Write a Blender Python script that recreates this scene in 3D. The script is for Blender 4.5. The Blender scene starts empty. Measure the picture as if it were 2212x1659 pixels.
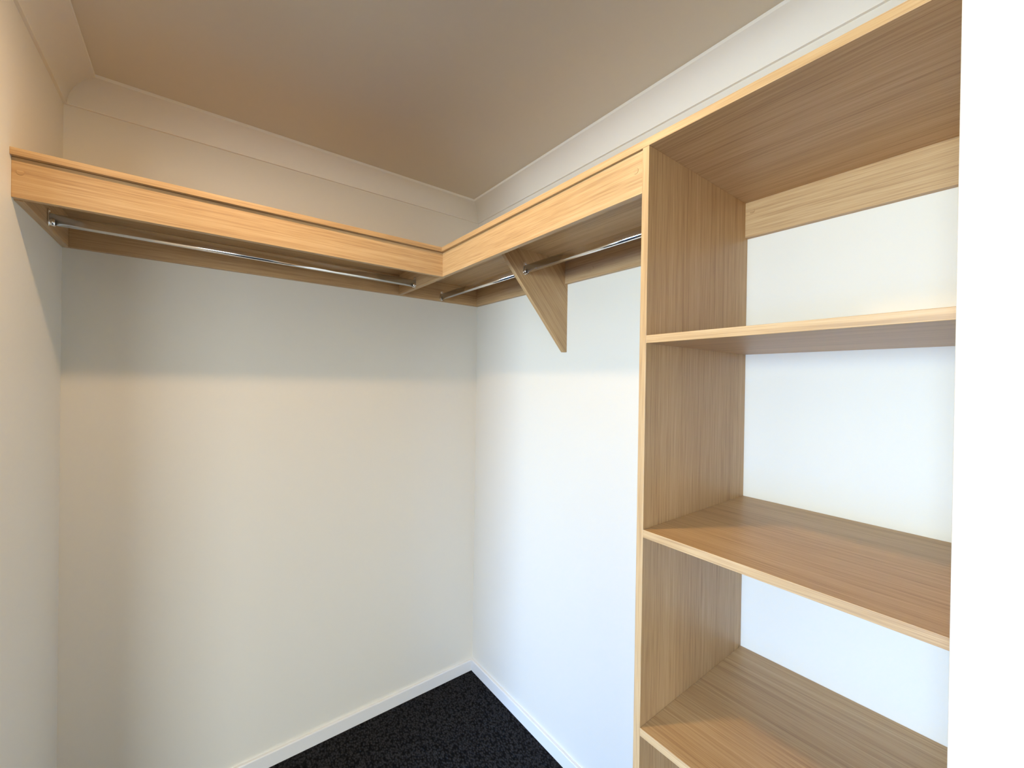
import bpy, bmesh, math
from mathutils import Vector, Matrix

S = bpy.context.scene
COL = S.collection

# ------------------------------------------------------------------ camera
FPX, FW = 892.7, 2212.0
YAW, PITCH, ROLL = 0.6526, -0.0044, 0.0149
cam_d = bpy.data.cameras.new('camera')
cam_d.sensor_fit = 'HORIZONTAL'
cam_d.sensor_width = 36.0
cam_d.lens = FPX / FW * 36.0
cam_d.clip_start = 0.01
cam = bpy.data.objects.new('camera', cam_d)
COL.objects.link(cam)
_f = Vector((math.sin(YAW), math.cos(YAW), 0)); _r = Vector((math.cos(YAW), -math.sin(YAW), 0)); _u = Vector((0, 0, 1))
_f2 = _f*math.cos(PITCH) + _u*math.sin(PITCH); _u2 = _u*math.cos(PITCH) - _f*math.sin(PITCH)
_r3 = _r*math.cos(ROLL) + _u2*math.sin(ROLL); _u3 = _u2*math.cos(ROLL) - _r*math.sin(ROLL)
_m = Matrix((_r3, _u3, -_f2)).transposed().to_4x4()
_m.translation = Vector((-1.1623, -1.8278, 1.4983))
cam.matrix_world = _m
S.camera = cam

# ------------------------------------------------------------------ world, lights, exposure
W = bpy.data.worlds.new('daylight_sky'); S.world = W
W.use_nodes = True
bg = W.node_tree.nodes['Background']
bg.inputs['Color'].default_value = (0.62, 0.78, 1.0, 1)
bg.inputs['Strength'].default_value = 1.0

def area_light(name, loc, target, sx, sy, power, color, shape='RECTANGLE'):
    d = bpy.data.lights.new(name, 'AREA')
    d.shape = shape; d.size = sx
    if shape in ('RECTANGLE', 'ELLIPSE'): d.size_y = sy
    d.energy = power; d.color = color
    o = bpy.data.objects.new(name, d); COL.objects.link(o)
    o.location = loc
    o.rotation_euler = (Vector(target) - Vector(loc)).to_track_quat('-Z', 'Z').to_euler()
    return o

WIN = dict(y0=-2.4, y1=-1.2, z0=0.10, z1=2.0)          # bedroom window in the wall x = -4.6
WIN2 = dict(x0=-4.2, x1=-2.3, z0=0.10, z1=2.0)         # added unseen window to light the back wall, in the rear wall y = -4.8
def lit(rgb, scale):
    k = max(rgb); return k*scale, tuple(c/k for c in rgb)
_wy, _wz = (WIN['y0']+WIN['y1'])/2, (WIN['z0']+WIN['z1'])/2
# blue sky light at the side window; the warm level light is an added fill
_p, _c = lit((0.07, 0.605, 1.90), 98)
_sky = area_light('window_sky_light', (-4.57, _wy, _wz), (-3.57, _wy, _wz-0.70), WIN['z1']-WIN['z0'], WIN['y1']-WIN['y0'], _p, _c)
_sky.data.spread = math.radians(120)
_p, _c = lit((0.525, 0.478, 0.19), 108)
_warm = area_light('window_warm_fill', (-4.57, _wy, 1.55), (-3.57, _wy, 1.58), 0.9, WIN['y1']-WIN['y0'], _p, _c)
_warm.data.spread = math.radians(120)
_wx = (WIN2['x0']+WIN2['x1'])/2
_p, _c = lit((1.05, 1.13, 1.14), 102)
_rear = area_light('rear_fill_light', (_wx, -4.77, _wz), (_wx, -3.77, _wz-0.70), WIN2['x1']-WIN2['x0'], WIN2['z1']-WIN2['z0'], _p, _c)  # added fill for the back wall and other faces turned to the rear
_rear.data.spread = math.radians(120)
LAMP = (-1.05, -0.985)
area_light('downlight_glow', (LAMP[0], LAMP[1], 2.388), (LAMP[0], LAMP[1], 0), 0.085, 0.085, 9.2, (1.0, 0.66, 0.36), 'DISK')

S.view_settings.view_transform = 'Standard'
S.view_settings.look = 'None'
S.view_settings.exposure = 0.0
S.view_settings.gamma = 1.0
S.view_settings.use_curve_mapping = False
S.cycles.max_bounces = 14
S.cycles.diffuse_bounces = 8
S.cycles.glossy_bounces = 6
S.cycles.use_denoising = True
S.cycles.sample_clamp_indirect = 6.0

# ------------------------------------------------------------------ materials
def mat(name):
    m = bpy.data.materials.new(name); m.use_nodes = True
    return m, m.node_tree.nodes, m.node_tree.links, m.node_tree.nodes['Principled BSDF']

def paint(name, col, rough=0.6, bump=0.02, scale=900):
    m, n, l, b = mat(name)
    b.inputs['Base Color'].default_value = (*col, 1)
    b.inputs['Roughness'].default_value = rough
    b.inputs['Specular IOR Level'].default_value = 0.3
    if bump:
        tc = n.new('ShaderNodeTexCoord'); nz = n.new('ShaderNodeTexNoise'); bp = n.new('ShaderNodeBump')
        nz.inputs['Scale'].default_value = scale; nz.inputs['Detail'].default_value = 3
        bp.inputs['Strength'].default_value = bump; bp.inputs['Distance'].default_value = 0.002
        l.new(tc.outputs['Object'], nz.inputs['Vector']); l.new(nz.outputs['Fac'], bp.inputs['Height'])
        l.new(bp.outputs['Normal'], b.inputs['Normal'])
    return m

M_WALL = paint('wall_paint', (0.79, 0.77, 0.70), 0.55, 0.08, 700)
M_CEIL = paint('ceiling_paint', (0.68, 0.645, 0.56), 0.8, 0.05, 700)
M_TRIM = paint('trim_gloss_paint', (0.83, 0.83, 0.82), 0.35, 0)
M_PLASTER = paint('cornice_paint', (0.87, 0.85, 0.79), 0.6, 0)

def wood(name, rot=(0, 0, 0), band=1.0):
    """light oak laminate, grain along the local x axis after the rotation"""
    m, n, l, b = mat(name)
    tc = n.new('ShaderNodeTexCoord'); oi = n.new('ShaderNodeObjectInfo')
    off = n.new('ShaderNodeVectorMath'); off.operation = 'SCALE'
    comb = n.new('ShaderNodeCombineXYZ')
    for i in range(3): l.new(oi.outputs['Random'], comb.inputs[i])
    l.new(comb.outputs[0], off.inputs[0]); off.inputs['Scale'].default_value = 9.0
    add = n.new('ShaderNodeVectorMath'); add.operation = 'ADD'
    r0 = n.new('ShaderNodeMapping'); r0.vector_type = 'POINT'
    r0.inputs['Rotation'].default_value = rot
    l.new(tc.outputs['Object'], r0.inputs['Vector'])
    l.new(r0.outputs['Vector'], add.inputs[0]); l.new(off.outputs[0], add.inputs[1])
    def layer(sx, sc, detail, dist):
        mp = n.new('ShaderNodeMapping'); mp.inputs['Scale'].default_value = (sx, sc, sc)
        nz = n.new('ShaderNodeTexNoise'); nz.inputs['Scale'].default_value = 1.0
        nz.inputs['Detail'].default_value = detail; nz.inputs['Distortion'].default_value = dist
        l.new(add.outputs[0], mp.inputs['Vector']); l.new(mp.outputs['Vector'], nz.inputs['Vector'])
        return nz.outputs['Fac']
    broad = layer(0.7, 26, 3, 0.8)
    mid = layer(2.0, 150, 3, 0.35)
    fine = layer(12, 620, 2, 0.0)
    def mixf(a, bb, fac):
        x = n.new('ShaderNodeMix'); x.data_type = 'FLOAT'; x.inputs['Factor'].default_value = fac
        l.new(a, x.inputs['A']); l.new(bb, x.inputs['B']); return x.outputs['Result']
    t = mixf(mixf(broad, mid, 0.62), fine, 0.42)
    rp = n.new('ShaderNodeValToRGB')
    e = rp.color_ramp.elements
    e[0].position = 0.34; e[0].color = (0.355, 0.213, 0.098, 1)
    e[1].position = 0.64; e[1].color = (0.61, 0.428, 0.232, 1)
    e2 = rp.color_ramp.elements.new(0.49); e2.color = (0.515, 0.333, 0.164, 1)
    l.new(t, rp.inputs['Fac'])
    l.new(rp.outputs['Color'], b.inputs['Base Color'])
    b.inputs['Roughness'].default_value = 0.42
    b.inputs['Specular IOR Level'].default_value = 0.45
    bp = n.new('ShaderNodeBump'); bp.inputs['Strength'].default_value = 0.12; bp.inputs['Distance'].default_value = 0.0006
    l.new(fine, bp.inputs['Height']); l.new(bp.outputs['Normal'], b.inputs['Normal'])
    return m

WX = wood('oak_grain_along_x')
WY = wood('oak_grain_along_y', (0, 0, math.radians(90)))
WZ = wood('oak_grain_along_z', (0, math.radians(90), 0))
WD = wood('oak_grain_diagonal', (0, math.radians(-47.7), 0))

M_CHROME, _n, _l, _b = mat('polished_chrome')
_b.inputs['Base Color'].default_value = (0.90, 0.90, 0.90, 1); _b.inputs['Metallic'].default_value = 1.0; _b.inputs['Roughness'].default_value = 0.15

def carpet():
    m, n, l, b = mat('charcoal_loop_carpet')
    tc = n.new('ShaderNodeTexCoord'); mp = n.new('ShaderNodeMapping')
    mp.inputs['Rotation'].default_value = (0, 0, math.radians(37)); mp.inputs['Scale'].default_value = (150, 100, 130)
    vo = n.new('ShaderNodeTexVoronoi'); vo.inputs['Scale'].default_value = 1.0
    nz = n.new('ShaderNodeTexNoise'); nz.inputs['Scale'].default_value = 60; nz.inputs['Detail'].default_value = 4
    l.new(tc.outputs['Object'], mp.inputs['Vector']); l.new(mp.outputs['Vector'], vo.inputs['Vector']); l.new(tc.outputs['Object'], nz.inputs['Vector'])
    rp = n.new('ShaderNodeValToRGB')
    rp.color_ramp.elements[0].color = (0.042, 0.041, 0.045, 1); rp.color_ramp.elements[0].position = 0.15
    rp.color_ramp.elements[1].color = (0.004, 0.004, 0.005, 1); rp.color_ramp.elements[1].position = 0.75
    l.new(vo.outputs['Distance'], rp.inputs['Fac'])
    mx = n.new('ShaderNodeMix'); mx.data_type = 'RGBA'; mx.blend_type = 'MULTIPLY'; mx.inputs['Factor'].default_value = 0.5
    l.new(rp.outputs['Color'], mx.inputs['A']); l.new(nz.outputs['Fac'], mx.inputs['B'])
    l.new(mx.outputs['Result'], b.inputs['Base Color'])
    b.inputs['Roughness'].default_value = 0.95; b.inputs['Specular IOR Level'].default_value = 0.1
    bp = n.new('ShaderNodeBump'); bp.invert = True; bp.inputs['Strength'].default_value = 0.9; bp.inputs['Distance'].default_value = 0.004
    l.new(vo.outputs['Distance'], bp.inputs['Height']); l.new(bp.outputs['Normal'], b.inputs['Normal'])
    return m
M_CARPET = carpet()

# ------------------------------------------------------------------ mesh helpers
def empty(name, loc, label, cat, group=None):
    o = bpy.data.objects.new(name, None); COL.objects.link(o)
    o.location = loc; o.empty_display_size = 0.1
    o['label'] = label; o['category'] = cat
    if group: o['group'] = group
    return o

def world_origin(o):
    v = Vector((0, 0, 0))
    while o is not None:
        v += o.location; o = o.parent
    return v

def link(name, bm, m, parent=None, origin=None, smooth=False, label=None):
    """mesh given in world coordinates; its origin goes to `origin`"""
    c = Vector(origin) if origin is not None else Vector((0, 0, 0))
    bmesh.ops.recalc_face_normals(bm, faces=bm.faces)
    for v in bm.verts: v.co -= c
    if smooth:
        for f in bm.faces: f.smooth = True
    me = bpy.data.meshes.new(name); bm.to_mesh(me); bm.free()
    me.materials.append(m)
    o = bpy.data.objects.new(name, me); COL.objects.link(o)
    if parent is not None:
        o.parent = parent; o.location = c - world_origin(parent)
    else:
        o.location = c
    if label: o['label'] = label
    return o

def prism(pts, axis, a, b, bevel=0.0):
    """polygon (2D pts) extruded along axis from a to b; pts are the other two axes in x,y,z order"""
    bm = bmesh.new()
    def v(p, t):
        if axis == 'x': return (t, p[0], p[1])
        if axis == 'y': return (p[0], t, p[1])
        return (p[0], p[1], t)
    A = [bm.verts.new(v(p, a)) for p in pts]; B = [bm.verts.new(v(p, b)) for p in pts]
    bm.faces.new(A); bm.faces.new(B[::-1])
    n = len(pts)
    for i in range(n): bm.faces.new((A[i], A[(i+1) % n], B[(i+1) % n], B[i]))
    if bevel: bmesh.ops.bevel(bm, geom=list(bm.edges), offset=bevel, segments=2, affect='EDGES', profile=0.5)
    return bm

def box(x0, x1, y0, y1, z0, z1, bevel=0.0):
    return prism([(x0, y0), (x1, y0), (x1, y1), (x0, y1)], 'z', z0, z1, bevel)

def board(name, x0, x1, y0, y1, z0, z1, m, parent, bevel=0.0007, label=None):
    return link(name, box(x0, x1, y0, y1, z0, z1, bevel), m, parent, ((x0+x1)/2, (y0+y1)/2, (z0+z1)/2), label=label)

def structure(name, bm, m, origin=None, parent=None):
    o = link(name, bm, m, parent, origin)
    if parent is None: o['kind'] = 'structure'
    return o

# ------------------------------------------------------------------ dimensions
WD_ = 1.489           # wardrobe width: left wall at x = -WD_
H = 2.40
YN, XN = 1.772, 0.60  # stub of front wall, its end face at x = -XN
T = 0.11
BX0, BY0 = -4.6, -4.8 # bedroom beyond
YS = 0.67             # left wall's unseen end, set to let daylight into the corner; bedroom beyond

# ------------------------------------------------------------------ room shell
structure('floor', box(BX0-T, T, BY0-T, T, -0.05, 0.0), M_CARPET)
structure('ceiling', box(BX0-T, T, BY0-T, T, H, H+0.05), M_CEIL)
structure('wall_back', box(-WD_-T, T, 0, T, 0, H), M_WALL)
structure('wall_right', box(0, T, BY0, 0, 0, H), M_WALL)
def add_box(bm, x0, x1, y0, y1, z0, z1):
    vs = [bm.verts.new((x, y, z)) for x in (x0, x1) for y in (y0, y1) for z in (z0, z1)]
    for q in ((0, 1, 3, 2), (4, 6, 7, 5), (0, 4, 5, 1), (2, 3, 7, 6), (0, 2, 6, 4), (1, 5, 7, 3)):
        bm.faces.new([vs[i] for i in q])
HD = 2.125                                             # unseen headers over both openings, added to shade the cornice and ceiling
bm = box(-WD_-T, -WD_, -YS, 0, 0, H); add_box(bm, -WD_-T, -WD_, -YN-T, -YS, HD, H)
structure('wall_left', bm, M_WALL)
bm = box(-XN, 0, -YN-T, -YN, 0, H, 0.0015); add_box(bm, -WD_, -XN, -YN-T, -YN, HD, H)
structure('wall_front', bm, M_WALL)
structure('wall_bedroom_side', box(BX0, -WD_-T, -YS, -YS+T, 0, H), M_WALL)
bm = bmesh.new()
add_box(bm, BX0-T, BX0, BY0, WIN['y0'], 0, H); add_box(bm, BX0-T, BX0, WIN['y1'], -YS+T, 0, H)
add_box(bm, BX0-T, BX0, WIN['y0'], WIN['y1'], 0, WIN['z0']); add_box(bm, BX0-T, BX0, WIN['y0'], WIN['y1'], WIN['z1'], H)
structure('wall_bedroom_window', bm, M_WALL)
bm = bmesh.new()
add_box(bm, BX0-T, WIN2['x0'], BY0-T, BY0, 0, H); add_box(bm, WIN2['x1'], T, BY0-T, BY0, 0, H)
add_box(bm, WIN2['x0'], WIN2['x1'], BY0-T, BY0, 0, WIN2['z0']); add_box(bm, WIN2['x0'], WIN2['x1'], BY0-T, BY0, WIN2['z1'], H)
structure('wall_bedroom_rear', bm, M_WALL)
# the bedroom window and the added rear one: frame with two panes each
M_FRAME = paint('window_frame_paint', (0.75, 0.76, 0.77), 0.4, 0)
M_GLASS, _n, _l, _b = mat('window_glass'); _b.inputs['Transmission Weight'].default_value = 1.0; _b.inputs['Roughness'].default_value = 0.0; _b.inputs['IOR'].default_value = 1.02
def window(name, a0, a1, z0, z1, axis, wall):
    f = 0.05; am = (a0+a1)/2; bm = bmesh.new()
    def bx(bm, a, b, d0, d1, za, zb):
        if axis == 'y': add_box(bm, wall+d0, wall+d1, a, b, za, zb)
        else: add_box(bm, a, b, wall+d0, wall+d1, za, zb)
    bx(bm, a0, a1, -0.08, -0.02, z0, z0+f); bx(bm, a0, a1, -0.08, -0.02, z1-f, z1)
    for y in (a0, am-f/2, a1-f): bx(bm, y, y+f, -0.08, -0.02, z0+f, z1-f)
    w = structure(name, bm, M_FRAME)
    for a, b in ((a0+f, am-f/2), (am+f/2, a1-f)):
        g = bmesh.new(); bx(g, a, b, -0.053, -0.047, z0+f, z1-f); link('pane', g, M_GLASS, w)
window('window_1', WIN['y0'], WIN['y1'], WIN['z0'], WIN['z1'], 'y', BX0)
window('added_rear_window', WIN2['x0'], WIN2['x1'], WIN2['z0'], WIN2['z1'], 'x', BY0)

# cornice: a concave cove with a small lip at its foot and at its ceiling edge
CD, CP = 0.080, 0.0785
prof = [(0, CD), (0.008, CD)]
cx, cz = CP, CD - 0.002; rx, rz = CP-0.008, CD-0.002-0.0095
for i in range(13):
    a = math.radians(90*i/12)
    prof.append((cx - rx*math.cos(a), cz - rz*math.sin(a)))
prof += [(CP, 0), (0, 0)]
def cornice(name, frame, la, lb):
    """frame(d, s, z): d off the wall, s along it; la(d), lb(d) give the mitred ends"""
    bm = bmesh.new(); A = []; B = []
    for d, z in prof:
        A.append(bm.verts.new(frame(d, la(d), H-z))); B.append(bm.verts.new(frame(d, lb(d), H-z)))
    bm.faces.new(A); bm.faces.new(B[::-1]); n = len(prof)
    for i in range(n):
        fc = bm.faces.new((A[i], A[(i+1) % n], B[(i+1) % n], B[i]))
        if 2 <= i < 14: fc.smooth = True
    o = structure(name, bm, M_PLASTER); return o
cornice('trim_1', lambda d, s, z: (s, -d, z), lambda d: -WD_+d, lambda d: -d)
cornice('trim_2', lambda d, s, z: (-d, s, z), lambda d: -d, lambda d: -YN+d)
cornice('trim_3', lambda d, s, z: (-WD_+d, s, z), lambda d: -d, lambda d: -YN+d)
cornice('trim_4', lambda d, s, z: (s, -YN+d, z), lambda d: -WD_+d, lambda d: -d)

# skirting boards
SH, SD = 0.0545, 0.0135
sk = [(0, 0), (SD, 0), (SD, SH-0.004), (SD-0.001, SH-0.0015), (SD-0.003, SH), (0, SH)]
def skirting(name, frame, la, lb):
    bm = bmesh.new()
    A = [bm.verts.new(frame(d, la(d), z)) for d, z in sk]; B = [bm.verts.new(frame(d, lb(d), z)) for d, z in sk]
    bm.faces.new(A); bm.faces.new(B[::-1])
    for i in range(len(sk)): bm.faces.new((A[i], A[(i+1) % len(sk)], B[(i+1) % len(sk)], B[i]))
    return structure(name, bm, M_TRIM)
Y1, Y2 = -1.3145, -1.3300   # left and right face of the tower's side panel
skirting('baseboard_back', lambda d, s, z: (s, -d, z), lambda d: -WD_+d, lambda d: -d)
skirting('baseboard_right', lambda d, s, z: (-d, s, z), lambda d: -d, lambda d: Y1)
skirting('baseboard_left', lambda d, s, z: (-WD_+d, s, z), lambda d: -d, lambda d: -YS)

# ------------------------------------------------------------------ shelves over the hanging space
ZT, BT = 1.9945, 0.016
ZB = ZT - BT                        # underside of the top boards
FR = 0.444                          # front of the right hand boards and of the tower
FL = 0.4468                         # front of the left hand board
FX, FY = -0.433, -0.4345            # front faces of the two fascias (they meet in this corner)
ZF0, ZF1 = 1.8895, ZB - 0.0008
ZC = 1.8870                         # foot of the cleats
t = 0.016
YG0, YG1 = -0.660, -0.644           # the triangular bracket
FXT = -0.4395                        # right fascia's face where it meets the tower

def cap(name, loc, axis, parent, m):
    """round screw cap, 12 mm"""
    bm = bmesh.new()
    bmesh.ops.create_cone(bm, cap_ends=True, segments=24, radius1=0.0062, radius2=0.0058, depth=0.0008)
    rot = Matrix.Rotation(math.radians(-90), 4, 'Y') if axis == 'x' else Matrix.Rotation(math.radians(90), 4, 'X')
    bm.transform(Matrix.Translation(Vector(loc)) @ rot)
    return link(name, bm, m, parent, loc, label='round stick-on screw cap')

ls = empty('hanging_shelf', (-WD_, 0, ZC), 'long oak shelf with deep fascia along the left-hand back wall, above the longest chrome rail', 'shelf', 'oak shelves above the hanging rails')
board('shelf_board', -WD_, -FR, -FL, 0, ZB, ZT, WX, ls)
fl = board('fascia', -WD_, FX+t, FY, FY+t, ZF0, ZF1, WX, ls)
cap('screw_cap', (-WD_+0.013, FY-0.0004, 1.946), 'y', fl, WX)
board('back_cleat', -WD_+t, 0, -t, 0, ZC, ZB, WX, ls)
board('side_cleat', -WD_, -WD_+t, FY+t, 0, ZC, ZB, WY, ls)
board('end_divider', FX, FX+t, FY+t, -t, ZF0-0.001, ZB, WY, ls)

rs = empty('hanging_shelf', (0, 0, ZC), 'oak shelf with triangular bracket on the right wall, running on over the shelving tower', 'shelf', 'oak shelves above the hanging rails')
board('shelf_board', -FR, 0, -YN, 0, ZB, ZT, WY, rs)
bm = prism([(FX, FY), (FX+t, FY), (FXT+t, Y1), (FXT, Y1)], 'z', ZF0, ZF1, 0.0007)
fr = link('fascia', bm, WY, rs, (FX+t/2, (FY+Y1)/2, (ZF0+ZF1)/2))
cap('screw_cap', (FXT-0.0003, -1.2957, 1.941), 'x', fr, WY)
rc = board('back_cleat', -t, 0, YG1, -t, ZC, ZB, WY, rs)
rc2 = board('back_cleat', -t, 0, Y1, YG0, ZC, ZB, WY, rs)
cap('screw_cap', (-t-0.0004, -0.80, 1.922), 'x', rc2, WY)
bm = prism([(0, 1.6195), (-0.0157, 1.6195), (-0.342, ZB), (0, ZB)], 'y', YG0, YG1, 0.0007)
link('triangular_bracket', bm, WD, rs, (-0.12, (YG0+YG1)/2, 1.85))

# ------------------------------------------------------------------ open shelving tower
tw = empty('shelving_tower', (-FR/2, (Y2-YN)/2, 0), 'tall open oak shelving tower at the right beside the white wall end', 'shelving unit')
board('side_panel', -FR, 0, Y2, Y1, 0, ZB, WZ, tw)
def tower_shelf(z, tilt=0.0):
    zz = 0.016
    bm = prism([(Y2, z-zz+tilt), (-YN, z-zz-tilt), (-YN, z-tilt), (Y2, z+tilt)], 'x', -FR, 0, 0.0007)
    return link('shelf', bm, WY, tw, (-FR/2, (Y2-YN)/2, z))
tower_shelf(1.5967)
tower_shelf(1.2026, 0.0025)
tower_shelf(0.8041)
tower_shelf(0.4040)
tc_ = board('back_rail', -t, 0, -YN, Y2, ZC, ZB, WY, tw)
cap('screw_cap', (-t-0.0004, -1.347, 1.953), 'x', tc_, WY)

# ------------------------------------------------------------------ chrome hanging rails
RC, RH, RW = 1.9075, 0.0305, 0.015     # centre height, height and width of the oval tube
def stadium(w, h, n=10):
    r = w/2; pts = []
    for i in range(n+1):
        a = math.pi*i/n; pts.append((r*math.cos(a), h/2-r+r*math.sin(a)))
    for i in range(n+1):
        a = math.pi+math.pi*i/n; pts.append((r*math.cos(a), -h/2+r+r*math.sin(a)))
    return pts

def rail(p, q, label):
    """p, q: the points on the two supports where the tube's axis ends"""
    p = Vector(p); q = Vector(q); L = (q-p).length
    d = (q-p).normalized(); side = d.cross(Vector((0, 0, 1)))
    root = empty('hanging_rail', (p+q)/2, label, 'clothes rail', 'oval chrome hanging rails')
    def at(s, u, z): return p + d*s + side*u + Vector((0, 0, z))
    def extr(bm, pts, s0, s1, caps=True):
        A = [bm.verts.new(at(s0, *c)) for c in pts]; B = [bm.verts.new(at(s1, *c)) for c in pts]
        n = len(pts)
        for i in range(n):
            fc = bm.faces.new((A[i], A[(i+1) % n], B[(i+1) % n], B[i])); fc.smooth = True
        if caps: bm.faces.new(A); bm.faces.new(B[::-1])
    bm = bmesh.new(); extr(bm, stadium(RW, RH, 12), 0.003, L-0.003)
    link('rail_tube', bm, M_CHROME, root, (p+q)/2)
    for s, sg in ((0.0, 1), (L, -1)):
        bm = bmesh.new()
        plate = [(u, z+0.004) for u, z in stadium(0.021, 0.047, 12)]
        extr(bm, plate, s, s+sg*0.0022)
        # the cup that carries the tube: a U open at the top
        outer = []; inner = []; r = RW/2
        for i in range(13):
            a = math.pi + math.pi*i/12
            outer.append(((r+0.0022)*math.cos(a), -RH/2+r+(r+0.0022)*math.sin(a)))
            inner.append(((r+0.0004)*math.cos(a), -RH/2+r+(r+0.0004)*math.sin(a)))
        top = -RH/2+r+0.009
        U = [(-r-0.0022, top)] + outer + [(r+0.0022, top), (r+0.0004, top)] + inner[::-1] + [(-r-0.0004, top)]
        extr(bm, U, s+sg*0.0022, s+sg*0.013)
        b = link('end_bracket', bm, M_CHROME, root, p + d*s)
        bm = bmesh.new()
        bmesh.ops.create_uvsphere(bm, u_segments=14, v_segments=8, radius=0.0036)
        bm.transform(Matrix.Translation(at(s+sg*0.0022, 0, 0.0208)) @ Matrix.Diagonal((0.6 if abs(d.x) > .5 else 1, 0.6 if abs(d.y) > .5 else 1, 1, 1)))
        link('screw', bm, M_CHROME, b, at(s+sg*0.0022, 0, 0.0208), smooth=True)
    return root
rail((-WD_+t, -0.229, RC), (FX, -0.190, RC), 'longest chrome hanging rail, under the left-hand shelf along the back wall')
rail((-0.217, -t, RC), (-0.217, YG1, RC), 'short chrome hanging rail between the corner and the triangular bracket')
rail((-0.217, YG0, RC), (-0.217, Y1, RC), 'chrome hanging rail between the triangular bracket and the shelving tower')

# ------------------------------------------------------------------ the recessed downlight (in the ceiling, above the picture's edge)
M_LENS, _n, _l, _b = mat('lit_diffuser')
_b.inputs['Base Color'].default_value = (0.9, 0.9, 0.9, 1)
_b.inputs['Emission Color'].default_value = (1.0, 0.75, 0.48, 1); _b.inputs['Emission Strength'].default_value = 6.0
dl = empty('downlight', (LAMP[0], LAMP[1], H), 'small round lit downlight in the ceiling over the wardrobe', 'downlight')
bm = bmesh.new(); n = 40; rings = [(0.048, H), (0.058, H), (0.058, H-0.003), (0.054, H-0.006), (0.047, H-0.004)]
vv = [[bm.verts.new((LAMP[0]+r*math.cos(2*math.pi*i/n), LAMP[1]+r*math.sin(2*math.pi*i/n), z)) for i in range(n)] for r, z in rings]
for a in range(len(rings)):
    for i in range(n):
        bm.faces.new((vv[a][i], vv[a][(i+1) % n], vv[(a+1) % len(rings)][(i+1) % n], vv[(a+1) % len(rings)][i]))
link('trim_ring', bm, M_TRIM, dl, (LAMP[0], LAMP[1], H), smooth=True)
bm = bmesh.new(); bmesh.ops.create_cone(bm, cap_ends=True, segments=40, radius1=0.0465, radius2=0.0465, depth=0.003)
bm.transform(Matrix.Translation((LAMP[0], LAMP[1], H-0.0016)))
link('diffuser', bm, M_LENS, dl, (LAMP[0], LAMP[1], H))
